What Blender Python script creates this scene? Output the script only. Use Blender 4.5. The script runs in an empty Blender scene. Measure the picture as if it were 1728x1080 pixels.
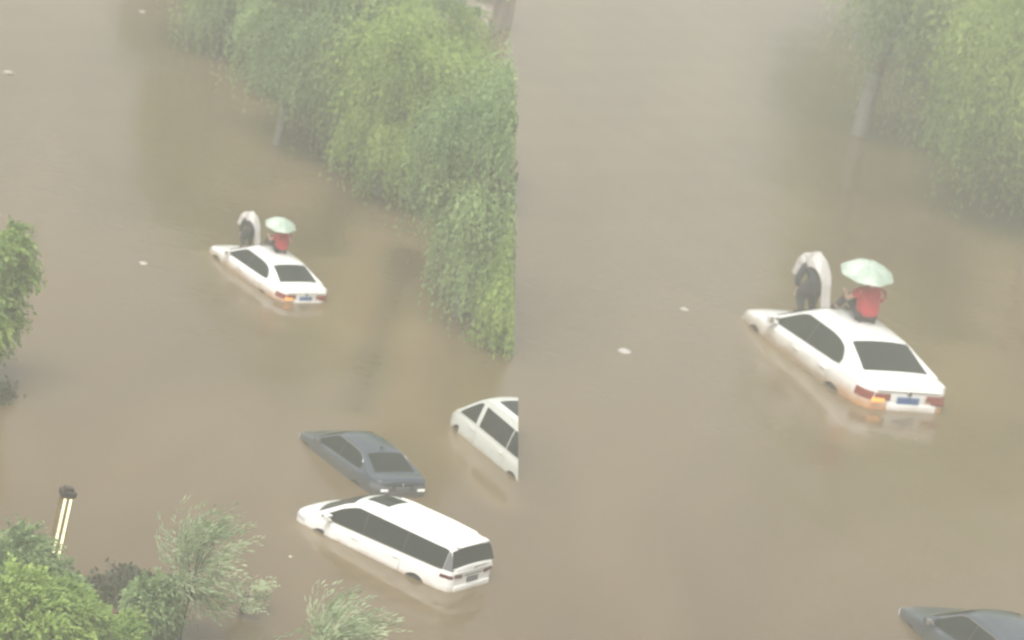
import bpy, bmesh, math, random
import numpy as np
from mathutils import Vector, Matrix
R = math.radians
sc = bpy.context.scene
COL = sc.collection

# ------------------------------------------------------------------ camera
FPX, CAMH, PITCH, ROLL = 5662.95, 27.776, 0.273837, 0.212252
ZW = 0.6                                    # level of the flood water
WPX, HPX, SEAM = 1728.0, 1080.0, 874.5
_f = Vector((0, math.cos(PITCH), -math.sin(PITCH))); _r = Vector((1, 0, 0)); _u = _r.cross(_f)
CX = _r * math.cos(ROLL) + _u * math.sin(ROLL)
CY = _u * math.cos(ROLL) - _r * math.sin(ROLL)
CZ = -_f
CAM = Vector((0, 0, CAMH))
cam = bpy.data.cameras.new('camera'); camo = bpy.data.objects.new('camera', cam); COL.objects.link(camo)
camo.matrix_world = Matrix(((CX.x, CY.x, CZ.x, 0), (CX.y, CY.y, CZ.y, 0), (CX.z, CY.z, CZ.z, CAMH), (0, 0, 0, 1)))
cam.sensor_width = 36; cam.sensor_fit = 'HORIZONTAL'; cam.lens = 36 * FPX / WPX
cam.clip_start = 1; cam.clip_end = 3000
cam.dof.use_dof = True; cam.dof.focus_distance = 60.0; cam.dof.aperture_fstop = 1.0
sc.camera = camo

# ------------------------------------------------------------------ sky, sun, exposure
SUN_EL, SUN_AZ = R(62), R(200)
world = bpy.data.worlds.new('World'); sc.world = world; world.use_nodes = True
nt = world.node_tree; nt.nodes.clear()
sky = nt.nodes.new('ShaderNodeTexSky'); sky.sky_type = 'NISHITA'; sky.sun_disc = False
sky.sun_elevation = SUN_EL; sky.sun_rotation = SUN_AZ; sky.air_density = 1.0; sky.dust_density = 8.0; sky.ozone_density = 1.0
hs = nt.nodes.new('ShaderNodeHueSaturation'); hs.inputs['Saturation'].default_value = 0.22
bg = nt.nodes.new('ShaderNodeBackground'); bg.inputs['Strength'].default_value = 0.15
out = nt.nodes.new('ShaderNodeOutputWorld')
nt.links.new(sky.outputs[0], hs.inputs['Color']); nt.links.new(hs.outputs[0], bg.inputs['Color']); nt.links.new(bg.outputs[0], out.inputs['Surface'])
sl = bpy.data.lights.new('sun', 'SUN'); sl.energy = 1.5; sl.angle = R(40); sl.color = (1, .97, .91)
so = bpy.data.objects.new('sun', sl); COL.objects.link(so)
sd_ = Vector((math.sin(SUN_AZ) * math.cos(SUN_EL), math.cos(SUN_AZ) * math.cos(SUN_EL), math.sin(SUN_EL)))
so.rotation_euler = sd_.to_track_quat('Z', 'Y').to_euler(); so.location = (0, 60, 60)
vs = sc.view_settings; vs.view_transform = 'Standard'; vs.look = 'None'; vs.gamma = 1; vs.use_curve_mapping = False
vs.exposure = 0.5
sc.render.engine = 'CYCLES'
sc.cycles.use_denoising = True
sc.cycles.max_bounces = 8; sc.cycles.volume_bounces = 1; sc.cycles.transparent_max_bounces = 8
sc.cycles.filter_width = 2.2

# ------------------------------------------------------------------ helpers
def at(px, py, z=ZW):
    d = CX * ((px - WPX / 2) / FPX) + CY * ((HPX / 2 - py) / FPX) + _f
    t = (z - CAMH) / d.z
    return CAM + d * t

def pxm(p): return FPX / (p - CAM).length

SEAM_N = (CX - _f * ((SEAM - WPX / 2) / FPX)).normalized()     # left picture lies where n.(p-CAM) < 0

def tag(o, label=None, cat=None, group=None, kind=None):
    for k, v in (('label', label), ('category', cat), ('group', group), ('kind', kind)):
        if v: o[k] = v
    return o

def empty(name, label, cat, group=None, mat=None):
    o = bpy.data.objects.new(name, None); COL.objects.link(o)
    tag(o, label, cat, group)
    if mat is not None: o.matrix_world = mat
    return o

def link(name, me, mat=None, parent=None):
    o = bpy.data.objects.new(name, me); COL.objects.link(o)
    if mat is not None and not me.materials: me.materials.append(mat)
    if parent is not None: o.parent = parent
    return o

def smooth(me, ang=35):
    me.shade_smooth(); me.set_sharp_from_angle(angle=R(ang))

def bm_obj(name, bm, mat, parent=None, ang=35):
    bmesh.ops.recalc_face_normals(bm, faces=bm.faces)
    me = bpy.data.meshes.new(name); bm.to_mesh(me); bm.free(); smooth(me, ang)
    return link(name, me, mat, parent)

def py_obj(name, verts, faces, mat, parent=None, ang=35):
    me = bpy.data.meshes.new(name); me.from_pydata([tuple(v) for v in verts], [], [tuple(f) for f in faces]); me.validate(); 
    bm = bmesh.new(); bm.from_mesh(me); bpy.data.meshes.remove(me)
    return bm_obj(name, bm, mat, parent, ang)

def add_box(bm, c, s, rot=None, bev=0.0):
    r = bmesh.ops.create_cube(bm, size=1.0)
    vs_ = r['verts']
    M = Matrix.Translation(c) @ (rot.to_4x4() if rot else Matrix.Identity(4)) @ Matrix.Diagonal((s[0], s[1], s[2], 1))
    bmesh.ops.transform(bm, matrix=M, verts=vs_)
    if bev > 0:
        es = list({e for v in vs_ for e in v.link_edges})
        bmesh.ops.bevel(bm, geom=es, offset=bev, segments=2, affect='EDGES', profile=.6)

def add_tube(bm, pts, rads, n=8, cap=True):
    pts = [Vector(p) for p in pts]; rings = []
    for i, p in enumerate(pts):
        d = (pts[min(i + 1, len(pts) - 1)] - pts[max(i - 1, 0)]).normalized()
        a = d.cross(Vector((0.13, 0.97, 0.2))).normalized(); b = d.cross(a)
        rings.append([bm.verts.new(p + (a * math.cos(2 * math.pi * k / n) + b * math.sin(2 * math.pi * k / n)) * rads[i]) for k in range(n)])
    for i in range(len(rings) - 1):
        for k in range(n):
            bm.faces.new((rings[i][k], rings[i][(k + 1) % n], rings[i + 1][(k + 1) % n], rings[i + 1][k]))
    if cap:
        bm.faces.new(rings[0][::-1]); bm.faces.new(rings[-1])

def add_cyl(bm, c, axis, r, h, n=20, r2=None):
    axis = Vector(axis).normalized(); c = Vector(c)
    add_tube(bm, [c - axis * h / 2, c + axis * h / 2], [r, r if r2 is None else r2], n)

def crom(P, m):
    P = np.array(P, float); Q = np.vstack([2 * P[0] - P[1], P, 2 * P[-1] - P[-2]])
    t = np.linspace(0, len(P) - 1, m); o = []
    for s in t:
        i = min(int(s), len(P) - 2); f = s - i
        a, b, c, d = Q[i], Q[i + 1], Q[i + 2], Q[i + 3]
        o.append(.5 * ((2 * b) + (c - a) * f + (2 * a - 5 * b + 4 * c - d) * f * f + (3 * b - a - 3 * c + d) * f ** 3))
    return np.array(o)

# ------------------------------------------------------------------ materials
def mat(name, col, rough=.5, metal=0, spec=.5, coat=0, emit=None, es=0, noise=None, bump=None):
    m = bpy.data.materials.new(name); m.use_nodes = True
    t = m.node_tree; b = t.nodes['Principled BSDF']
    b.inputs['Base Color'].default_value = (*col, 1); b.inputs['Roughness'].default_value = rough
    b.inputs['Metallic'].default_value = metal; b.inputs['Specular IOR Level'].default_value = spec
    if coat: b.inputs['Coat Weight'].default_value = coat; b.inputs['Coat Roughness'].default_value = .06
    if emit: b.inputs['Emission Color'].default_value = (*emit, 1); b.inputs['Emission Strength'].default_value = es
    if noise or bump:
        tc = t.nodes.new('ShaderNodeTexCoord')
    if noise:                                   # (scale, second colour, low, high)
        n = t.nodes.new('ShaderNodeTexNoise'); n.inputs['Scale'].default_value = noise[0]; n.inputs['Detail'].default_value = 5
        t.links.new(tc.outputs['Object'], n.inputs['Vector'])
        cr = t.nodes.new('ShaderNodeMapRange'); cr.inputs[1].default_value = noise[2]; cr.inputs[2].default_value = noise[3]
        t.links.new(n.outputs['Fac'], cr.inputs[0])
        mx = t.nodes.new('ShaderNodeMix'); mx.data_type = 'RGBA'
        mx.inputs[6].default_value = (*col, 1); mx.inputs[7].default_value = (*noise[1], 1)
        t.links.new(cr.outputs[0], mx.inputs[0]); t.links.new(mx.outputs[2], b.inputs['Base Color'])
    if bump:                                    # (scale, strength)
        n = t.nodes.new('ShaderNodeTexNoise'); n.inputs['Scale'].default_value = bump[0]; n.inputs['Detail'].default_value = 4
        t.links.new(tc.outputs['Object'], n.inputs['Vector'])
        bp = t.nodes.new('ShaderNodeBump'); bp.inputs['Strength'].default_value = bump[1]; bp.inputs['Distance'].default_value = .03
        t.links.new(n.outputs['Fac'], bp.inputs['Height']); t.links.new(bp.outputs[0], b.inputs['Normal'])
    return m

def paint(name, col, mud, z0, z1, amt=.8, tailglow=None):
    """car paint with a mud stain up to the line the flood has washed, and optional lamp glow painted in at the tail"""
    m = mat(name, col, .28, coat=.6); t = m.node_tree; b = t.nodes['Principled BSDF']
    tc = t.nodes.new('ShaderNodeTexCoord'); sx = t.nodes.new('ShaderNodeSeparateXYZ'); t.links.new(tc.outputs['Object'], sx.inputs[0])
    n = t.nodes.new('ShaderNodeTexNoise'); n.inputs['Scale'].default_value = 3.0; n.inputs['Detail'].default_value = 4
    t.links.new(tc.outputs['Object'], n.inputs['Vector'])
    a = t.nodes.new('ShaderNodeMath'); a.operation = 'MULTIPLY_ADD'; a.inputs[1].default_value = .22
    t.links.new(n.outputs['Fac'], a.inputs[0]); t.links.new(sx.outputs['Z'], a.inputs[2])
    mr = t.nodes.new('ShaderNodeMapRange'); mr.inputs[1].default_value = z0 + .11; mr.inputs[2].default_value = z1 + .11
    mr.inputs[3].default_value = amt; mr.inputs[4].default_value = 0.0; t.links.new(a.outputs[0], mr.inputs[0])
    mx = t.nodes.new('ShaderNodeMix'); mx.data_type = 'RGBA'; mx.inputs[6].default_value = (*col, 1); mx.inputs[7].default_value = (*mud, 1)
    if tailglow:                                 # amber lamp glow painted into the stain colour towards the tail
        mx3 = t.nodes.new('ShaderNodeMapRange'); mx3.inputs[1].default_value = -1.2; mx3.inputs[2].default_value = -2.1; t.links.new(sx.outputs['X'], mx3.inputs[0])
        mc = t.nodes.new('ShaderNodeMix'); mc.data_type = 'RGBA'; mc.inputs[6].default_value = (*mud, 1); mc.inputs[7].default_value = (*tailglow, 1)
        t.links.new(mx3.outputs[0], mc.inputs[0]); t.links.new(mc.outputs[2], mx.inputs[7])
    t.links.new(mr.outputs[0], mx.inputs[0]); t.links.new(mx.outputs[2], b.inputs['Base Color'])
    mr2 = t.nodes.new('ShaderNodeMath'); mr2.operation = 'MULTIPLY_ADD'; mr2.inputs[1].default_value = .4; mr2.inputs[2].default_value = .28
    t.links.new(mr.outputs[0], mr2.inputs[0]); t.links.new(mr2.outputs[0], b.inputs['Roughness'])
    return m

M = {}
M['white'] = paint('white_paint', (.80, .80, .77), (.42, .30, .19), .58, .70, .75)
M['sedanwhite'] = paint('muddied_glow_white_paint', (.80, .80, .77), (.34, .245, .15), .64, .86, .95, (.50, .22, .06))  # mud low down; orange at the tail is painted indicator glow
M['vanwhite'] = paint('van_paint', (.58, .60, .55), (.42, .32, .22), .58, .68, .5)
M['grey'] = paint('grey_paint', (.046, .062, .078), (.12, .10, .07), .55, .95, .6)
M['glass'] = mat('dark_glass', (.016, .022, .020), .12, spec=.12)
M['trim'] = mat('black_trim', (.02, .02, .02), .5)
M['under'] = mat('wheel_well', (.03, .028, .025), .9)
M['tyre'] = mat('tyre_rubber', (.025, .025, .025), .8, bump=(30, .3))
M['rim'] = mat('alloy_rim', (.35, .35, .36), .35, metal=.8)
M['tail'] = mat('tail_lens', (.20, .03, .02), .25, coat=.5, emit=(1, .12, .04), es=.03)
M['amber'] = mat('amber_lamp', (.8, .3, .05), .3, emit=(1, .42, .10), es=.9)
M['darktail'] = mat('dark_tail_lens', (.10, .018, .018), .25, coat=.5)
M['clear'] = mat('clear_lamp', (.55, .56, .56), .2, coat=.6)
M['lit'] = mat('lit_clear_lamp', (.8, .8, .78), .2, emit=(1, .97, .9), es=.25)
M['plate'] = mat('blue_plate', (.05, .12, .30), .5)
M['platew'] = mat('plate_border', (.55, .58, .62), .5)
M['greyplate'] = mat('dull_plate', (.12, .13, .14), .6)
M['mirror'] = mat('mirror_glass', (.8, .8, .8), .05, metal=1)
M['chrome'] = mat('chrome', (.6, .6, .6), .2, metal=1)
M['skin'] = mat('skin', (.55, .33, .24), .55)
M['hair'] = mat('hair', (.012, .010, .009), .5)
M['red'] = mat('red_cloth', (.50, .035, .05), .85, bump=(18, .5))
M['darkcloth'] = mat('dark_cloth', (.035, .035, .042), .9, bump=(18, .5))
M['poncho'] = mat('pale_raincoat', (.47, .45, .42), .35, bump=(9, .6))
M['umb'] = mat('pale_green_canopy', (.32, .41, .33), .5, noise=(4.0, (.47, .52, .47), .45, .6))
M['steel'] = mat('steel', (.4, .4, .4), .35, metal=.9)
M['bronze'] = mat('bronze_post', (.16, .12, .055), .5, noise=(4, (.22, .17, .08), .4, .6))
M['cap'] = mat('dark_cap', (.035, .028, .024), .6)
M['strip'] = mat('lit_strip', (.8, .75, .55), .4, emit=(1, .88, .50), es=1.1, noise=(1.3, (.45, .40, .22), .5, .7))
M['bark'] = mat('bark', (.055, .048, .036), .9, noise=(6, (.11, .095, .07), .4, .65), bump=(12, .8))
M['lime'] = mat('limewash', (.17, .17, .145), .9, noise=(5, (.11, .11, .09), .5, .7), bump=(12, .5))
M['litter'] = mat('pale_litter', (.40, .38, .34), .6)
M['wall'] = mat('pink_render', (.45, .36, .33), .9, noise=(1.2, (.52, .45, .42), .4, .6))
M['roof'] = mat('grey_roof', (.20, .19, .19), .8, noise=(1.0, (.30, .27, .26), .4, .6))
M['paleframe'] = mat('pale_frame', (.6, .6, .58), .6)

def leafmat(name, a, b, trans=.5):
    m = bpy.data.materials.new(name); m.use_nodes = True; t = m.node_tree; p = t.nodes['Principled BSDF']
    at_ = t.nodes.new('ShaderNodeAttribute'); at_.attribute_name = 'tint'
    mx = t.nodes.new('ShaderNodeMix'); mx.data_type = 'RGBA'; mx.inputs[6].default_value = (*a, 1); mx.inputs[7].default_value = (*b, 1)
    t.links.new(at_.outputs['Fac'], mx.inputs[0]); t.links.new(mx.outputs[2], p.inputs['Base Color'])
    p.inputs['Roughness'].default_value = .55; p.inputs['Specular IOR Level'].default_value = .3
    tr = t.nodes.new('ShaderNodeBsdfTranslucent'); t.links.new(mx.outputs[2], tr.inputs['Color'])
    ms = t.nodes.new('ShaderNodeMixShader'); ms.inputs[0].default_value = trans
    t.links.new(p.outputs[0], ms.inputs[1]); t.links.new(tr.outputs[0], ms.inputs[2])
    t.links.new(ms.outputs[0], t.nodes['Material Output'].inputs['Surface'])
    return m
M['willow'] = leafmat('willow_leaf', (.130, .225, .095), (.370, .510, .215))
M['fresh'] = leafmat('fresh_leaf', (.150, .250, .060), (.400, .535, .150))
M['silver'] = leafmat('silver_leaf', (.22, .30, .15), (.54, .62, .40))
M['pale'] = leafmat('pale_leaf', (.16, .24, .10), (.36, .48, .23))
M['darkleaf'] = leafmat('dark_leaf', (.075, .090, .050), (.130, .140, .085))

# ------------------------------------------------------------------ water
def make_water():
    def axis(lo, hi, a, b, step):
        l = []; v = a; s = step
        while v > lo: s *= 1.5; v -= s; l.append(v)
        r_ = []; v = b; s = step
        while v < hi: s *= 1.5; v += s; r_.append(v)
        return np.array(sorted(l) + list(np.arange(a, b + 1e-6, step)) + r_)
    xs = axis(-260, 260, -27, 34, .42); ys = axis(-120, 420, 56, 205, .5)
    X, Y = np.meshgrid(xs, ys); nx, ny = len(xs), len(ys)
    # streaks of thicker or thinner mud; pale lines by cars, reflections painted in at sedans
    silt_and_glint = np.zeros_like(X)
    def streak(pts, amp, w):
        P = np.array([at(*p)[:2] for p in pts]); P = crom(P, 24); D = np.full(X.shape, 1e9)
        for a, b in zip(P[:-1], P[1:]):
            d = b - a; L = d @ d
            tt = np.clip(((X - a[0]) * d[0] + (Y - a[1]) * d[1]) / L, 0, 1)
            D = np.minimum(D, (X - a[0] - tt * d[0]) ** 2 + (Y - a[1] - tt * d[1]) ** 2)
        silt_and_glint[...] += 2.7 * amp * np.exp(-D / (2 * w * w))
    streak([(688, 425), (668, 480), (648, 540), (628, 620), (605, 690)], -.75, .45)
    streak([(20, 760), (150, 800), (300, 720)], .22, 2.4)
    streak([(640, 400), (620, 470), (600, 560)], .35, .9)
    streak([(575, 330), (560, 370), (545, 420)], -.5, .5)
    streak([(545, 300), (500, 330), (470, 345)], .3, 1.2)
    streak([(700, 480), (670, 580), (640, 690)], .45, 1.0)
    streak([(430, 130), (425, 230), (430, 330)], .35, 1.2)
    streak([(300, 60), (310, 200), (300, 350)], -.25, 2.0)
    streak([(440, 340), (450, 260), (470, 240)], -.35, .8)
    streak([(1270, 545), (1320, 620), (1380, 690), (1430, 745)], .55, .35)  # pale reflection along the larger white sedan, painted into the water colour
    streak([(362, 430), (400, 475), (440, 525), (470, 550)], .45, .3)  # the smaller sedan's pale reflection line, likewise painted in
    streak([(1600, 400), (1590, 520), (1610, 560)], -.45, .9)
    streak([(1690, 420), (1640, 540), (1620, 660)], .4, 1.6)
    streak([(1350, 0), (1360, 120), (1370, 300)], -.35, 2.0)
    streak([(515, 890), (580, 945), (660, 995), (740, 1040)], .5, .22)
    streak([(765, 745), (800, 800), (850, 850)], .5, .35)
    Z = np.full(X.shape, ZW) + .012 * np.sin(X * 1.9 + .8 * np.sin(Y * .6)) * np.sin(Y * 1.3 + X * .4) + .02 * silt_and_glint
    inside = (X > -27) & (X < 34) & (Y > 56) & (Y < 205); Z = np.where(inside, Z, ZW)
    v = np.stack([X, Y, Z], -1).reshape(-1, 3)
    i = np.arange(nx * ny).reshape(ny, nx)
    f = np.stack([i[:-1, :-1], i[:-1, 1:], i[1:, 1:], i[1:, :-1]], -1).reshape(-1, 4)
    me = bpy.data.meshes.new('water')
    me.vertices.add(len(v)); me.vertices.foreach_set('co', v.ravel())
    me.loops.add(f.size); me.loops.foreach_set('vertex_index', f.ravel().astype(np.int32))
    me.polygons.add(len(f)); me.polygons.foreach_set('loop_start', np.arange(0, f.size, 4, dtype=np.int32))
    me.update(calc_edges=True); me.shade_smooth()
    at_ = me.attributes.new('silt_and_glint', 'FLOAT', 'POINT'); at_.data.foreach_set('value', silt_and_glint.ravel().astype(np.float32))
    m = bpy.data.materials.new('muddy_water'); m.use_nodes = True; t = m.node_tree; p = t.nodes['Principled BSDF']
    p.inputs['IOR'].default_value = 1.33; p.inputs['Roughness'].default_value = .12; p.inputs['Specular IOR Level'].default_value = .5
    tc = t.nodes.new('ShaderNodeTexCoord')
    a = t.nodes.new('ShaderNodeAttribute'); a.attribute_name = 'silt_and_glint'
    mp = t.nodes.new('ShaderNodeMapping'); mp.inputs['Rotation'].default_value = (0, 0, R(-28)); mp.inputs['Scale'].default_value = (.16, .045, 1)
    t.links.new(tc.outputs['Object'], mp.inputs[0])
    n = t.nodes.new('ShaderNodeTexNoise'); n.inputs['Scale'].default_value = 1.0; n.inputs['Detail'].default_value = 4; n.inputs['Distortion'].default_value = .8
    t.links.new(mp.outputs[0], n.inputs['Vector'])
    mr = t.nodes.new('ShaderNodeMapRange'); mr.inputs[1].default_value = .3; mr.inputs[2].default_value = .7; mr.inputs[3].default_value = -.5; mr.inputs[4].default_value = .5
    t.links.new(n.outputs['Fac'], mr.inputs[0])
    ad = t.nodes.new('ShaderNodeMath'); ad.operation = 'ADD'; t.links.new(mr.outputs[0], ad.inputs[0]); t.links.new(a.outputs['Fac'], ad.inputs[1])
    r2 = t.nodes.new('ShaderNodeMapRange'); r2.inputs[1].default_value = -1.1; r2.inputs[2].default_value = 1.1; t.links.new(ad.outputs[0], r2.inputs[0])
    cr = t.nodes.new('ShaderNodeValToRGB'); e = cr.color_ramp.elements
    e[0].color = (.082, .058, .029, 1); e[1].color = (.164, .121, .065, 1)
    t.links.new(r2.outputs[0], cr.inputs[0]); t.links.new(cr.outputs[0], p.inputs['Base Color'])
    bn = t.nodes.new('ShaderNodeTexNoise'); bn.inputs['Scale'].default_value = 2.4; bn.inputs['Detail'].default_value = 5
    t.links.new(tc.outputs['Object'], bn.inputs['Vector'])
    bp = t.nodes.new('ShaderNodeBump'); bp.inputs['Strength'].default_value = .22; bp.inputs['Distance'].default_value = .06
    t.links.new(bn.outputs['Fac'], bp.inputs['Height']); t.links.new(bp.outputs[0], p.inputs['Normal'])
    me.materials.append(m)
    o = link('water', me); o['kind'] = 'structure'
make_water()

# haze: one closed box of pale wet air round the whole place
bm = bmesh.new(); add_box(bm, (0, 150, (29.6 - .6) / 2 + .0 - .0), (530, 560, 30.0))
hz = bm_obj('haze', bm, None); hz['kind'] = 'stuff'; hz.location.z = 0
hm = bpy.data.materials.new('wet_air'); hm.use_nodes = True; t = hm.node_tree; t.nodes.clear()
pv = t.nodes.new('ShaderNodeVolumePrincipled'); pv.inputs['Density'].default_value = .0031; pv.inputs['Color'].default_value = (.93, .95, .86, 1)
pv.inputs['Anisotropy'].default_value = .1
mo = t.nodes.new('ShaderNodeOutputMaterial'); t.links.new(pv.outputs[0], mo.inputs['Volume']); hz.data.materials.append(hm)

# ------------------------------------------------------------------ vehicles
def grid_patch(fn, nu, nv, off=.006, depth=.02):
    """a curved panel: outer skin fn(u, v) pushed out by off, its rim turned back into the body"""
    P = np.array([[fn(u, v) for v in np.linspace(0, 1, nv)] for u in np.linspace(0, 1, nu)])
    du = np.gradient(P, axis=0); dv = np.gradient(P, axis=1); N = np.cross(du, dv); N /= np.linalg.norm(N, axis=2, keepdims=True) + 1e-9
    return P, N, off, depth

def patch_obj(name, fn, nu, nv, mat_, parent, off=.006, depth=.02, out=None):
    P, N, off, depth = grid_patch(fn, nu, nv, off, depth)
    if out is not None and float((N.reshape(-1, 3) @ np.array(out, float)).mean()) < 0: N = -N
    A = P + N * off; B = P - N * depth
    verts = [tuple(p) for p in A.reshape(-1, 3)]; idx = np.arange(nu * nv).reshape(nu, nv); faces = []
    for i in range(nu - 1):
        for j in range(nv - 1): faces.append((idx[i, j], idx[i + 1, j], idx[i + 1, j + 1], idx[i, j + 1]))
    rim = [(i, 0) for i in range(nu)] + [(nu - 1, j) for j in range(1, nv)] + [(i, nv - 1) for i in range(nu - 2, -1, -1)] + [(0, j) for j in range(nv - 2, 0, -1)]
    b0 = len(verts); verts += [tuple(B[i, j]) for i, j in rim]
    for k in range(len(rim)):
        a, b = rim[k], rim[(k + 1) % len(rim)]
        faces.append((idx[a], idx[b], b0 + (k + 1) % len(rim), b0 + k))
    return py_obj(name, verts, faces, mat_, parent, 40)

class Car:
    """body surfaces from a few profile curves; x forward, y left, z up, ground at 0"""
    def __init__(s, W, D, Rf, xr, xf, k, belt, bow=(-.08, .12), z0=.2, crown=.035, drop=.08, rr=.10):
        s.W, s.D, s.Rf = np.array(W), np.array(D), np.array(Rf)
        s.xr, s.xf, s.k, s.belt, s.bow, s.z0, s.crown, s.drop, s.rr = xr, xf, k, belt, bow, z0, crown, drop, rr
    def w(s, x): return float(np.interp(x, s.W[:, 0], s.W[:, 1]))
    def d(s, x): return float(np.interp(x, s.D[:, 0], s.D[:, 1]))
    def r(s, x):
        return float(np.mean([np.interp(x + o, s.Rf[:, 0], s.Rf[:, 1]) for o in (-.06, -.03, 0, .03, .06)]))
    def low(s, x):
        W, D = s.w(x), s.d(x)
        return crom([(.90 * W, s.z0), (.965 * W, s.z0 + .1), (.99 * W, .45), (W, .62), (.99 * W, D - .22), (.965 * W, D - .09), (.93 * W, D - .03), (.86 * W, D), (.55 * W, D + s.crown * .7), (0, D + s.crown)], 28)
    def side(s, x, z):                                   # half width of the glasshouse
        b = min(s.belt, .955 * s.w(x) * 1.0)
        return b - s.k * max(z - s.d(x) + .03, 0) - .10 * max(z - s.d(x), 0) ** 2
    def shift(s, x, y):
        f = np.clip((x - s.xr) / (s.xf - s.xr), 0, 1); bw = s.bow[0] * (1 - f) ** 2 + s.bow[1] * f ** 2
        return x + bw * (1 - min(abs(y) / s.belt, 1) ** 2)
    def cab(s, x):
        D, Rr = s.d(x) - .04, max(s.r(x), s.d(x) - .02)
        h = Rr - D; zs = Rr - min(s.drop, h * .45); ys = s.side(x, zs); yt = ys - min(s.rr, h * .5)
        return crom([(s.side(x, D), D), (s.side(x, D + (zs - D) * .33), D + (zs - D) * .33), (s.side(x, D + (zs - D) * .66), D + (zs - D) * .66), (ys, zs),
                     (ys - .25 * (ys - yt), zs + .68 * (Rr - zs)), (yt, Rr), (yt * .6, Rr + .038), (0, Rr + .055)], 24)
    def top(s, x, y):                                    # point of the glasshouse roof / screens
        T = s.side(x, s.r(x) - .05)
        return (s.shift(x, y), y, s.r(x) + .055 * (1 - min(abs(y) / max(T, .1), 1) ** 2))

def loft(name, rings, mat_, parent, xs, ang=40, shift=None, capf=True):
    verts, faces, n = [], [], len(rings[0]); m = 2 * n - 1
    for x, rg in zip(xs, rings):
        full = [(y, z) for y, z in rg] + [(-y, z) for y, z in rg[-2::-1]]
        for y, z in full: verts.append((shift(x, y) if shift else x, y, z))
    for i in range(len(xs) - 1):
        for j in range(m - 1):
            a = i * m + j; faces.append((a, a + 1, a + m + 1, a + m))
        faces.append((i * m + m - 1, i * m, (i + 1) * m, (i + 1) * m + m - 1))
    if capf: faces.append(tuple(range(m))[::-1]); faces.append(tuple(range((len(xs) - 1) * m, len(xs) * m)))
    return py_obj(name, verts, faces, mat_, parent, ang)

def cut_arches(o, xs, rad, W, zc=.32):
    """real wheel openings in the closed body"""
    bm = bmesh.new()
    for x in xs:
        for sgn in (1, -1): add_cyl(bm, (x, sgn * W, zc), (0, 1, 0), rad, .62, 28)
    c = bm_obj('cutter', bm, M['under'])
    o.data.materials.append(M['under'])
    md = o.modifiers.new('cut', 'BOOLEAN'); md.operation = 'DIFFERENCE'; md.object = c; md.solver = 'EXACT'; md.material_mode = 'TRANSFER'
    dg = bpy.context.evaluated_depsgraph_get()
    me = bpy.data.meshes.new_from_object(o.evaluated_get(dg)); o.modifiers.clear(); old = o.data; o.data = me
    bpy.data.meshes.remove(old); smooth(me, 35); me.name = o.name
    cm = c.data; bpy.data.objects.remove(c); bpy.data.meshes.remove(cm)

def wheels(root, xs, W, rad):
    for x in xs:
        for sgn in (1, -1):
            c = Vector((x, sgn * (W - .13), rad))
            bm = bmesh.new()
            prof = [(-.11, rad * .62), (-.115, rad * .9), (-.08, rad), (.08, rad), (.115, rad * .9), (.11, rad * .62)]
            n = 26; rg = [[bm.verts.new(c + Vector((p[1] * math.cos(a), p[0], p[1] * math.sin(a)))) for a in [2 * math.pi * k / n for k in range(n)]] for p in prof]
            for i in range(len(rg)):
                for k in range(n): bm.faces.new((rg[i][k], rg[i][(k + 1) % n], rg[(i + 1) % len(rg)][(k + 1) % n], rg[(i + 1) % len(rg)][k]))
            t_ = bm_obj('wheel', bm, M['tyre'], root)
            bm = bmesh.new(); add_cyl(bm, c + Vector((0, sgn * .03, 0)), (0, 1, 0), rad * .22, .12, 12)
            for q in range(5):
                a = 2 * math.pi * q / 5 + .3
                add_box(bm, c + Vector((math.cos(a) * rad * .36, sgn * .06, math.sin(a) * rad * .36)), (rad * .6, .03, rad * .17), Matrix.Rotation(-a, 3, 'Y'), .006)
            add_tube(bm, [c + Vector((rad * .6 * math.cos(2 * math.pi * k / 24), sgn * .075, rad * .6 * math.sin(2 * math.pi * k / 24))) for k in range(25)], [.02] * 25, 6, False)
            bm_obj('rim', bm, M['rim'], t_)

def side_pane(name, C, sgn, x0, x1, zlo, zhi, m_, root, n=14, off=.006):
    def fn(u, v):
        x = x0 + (x1 - x0) * u; a, b = zlo(x), zhi(x); z = a + (b - a) * v
        return (C.shift(x, C.side(x, z)), sgn * C.side(x, z), z)
    return patch_obj(name, fn, n, 6, m_, root, off, .02, (0, sgn, 0))

def screen(name, C, xa, xb, ya, yb, m_, root, out, n=10, off=.006):
    def fn(u, v):
        x = xa + (xb - xa) * u; yy = ya + (yb - ya) * u; y = -yy + 2 * yy * v
        return C.top(x, y)
    return patch_obj(name, fn, n, 13, m_, root, off, .02, out)

def low_patch(name, C, sgn, x0, x1, za, zb, m_, root, nu=14, nv=8, off=.003, depth=.015):
    def fn(u, v):
        x = x0 + (x1 - x0) * u; z = za + (zb - za) * v
        P = C.low(x); k = int(np.argmax(P[:, 1] > P[0, 1] + .75 * (C.d(x) - P[0, 1]) + .19)) or len(P)
        y = float(np.interp(z, P[:18, 1], P[:18, 0]))
        return (x, sgn * y, z)
    return patch_obj(name, fn, nu, nv, m_, root, off, depth, (0, sgn, 0))

def mirrors(root, x, y, z, m_):
    for sgn in (1, -1):
        bm = bmesh.new(); add_box(bm, (x, sgn * (y + .12), z + .05), (.13, .20, .15), Matrix.Rotation(sgn * -.25, 3, 'Z'), .035)
        add_box(bm, (x + .02, sgn * (y + .01), z), (.07, .12, .05), None, .012)
        o = bm_obj('mirror', bm, m_, root)
        bm = bmesh.new(); add_box(bm, (x - .068, sgn * (y + .135), z + .05), (.012, .16, .11), Matrix.Rotation(sgn * -.25, 3, 'Z'), .004)
        bm_obj('mirror_glass', bm, M['mirror'], o)

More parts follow.
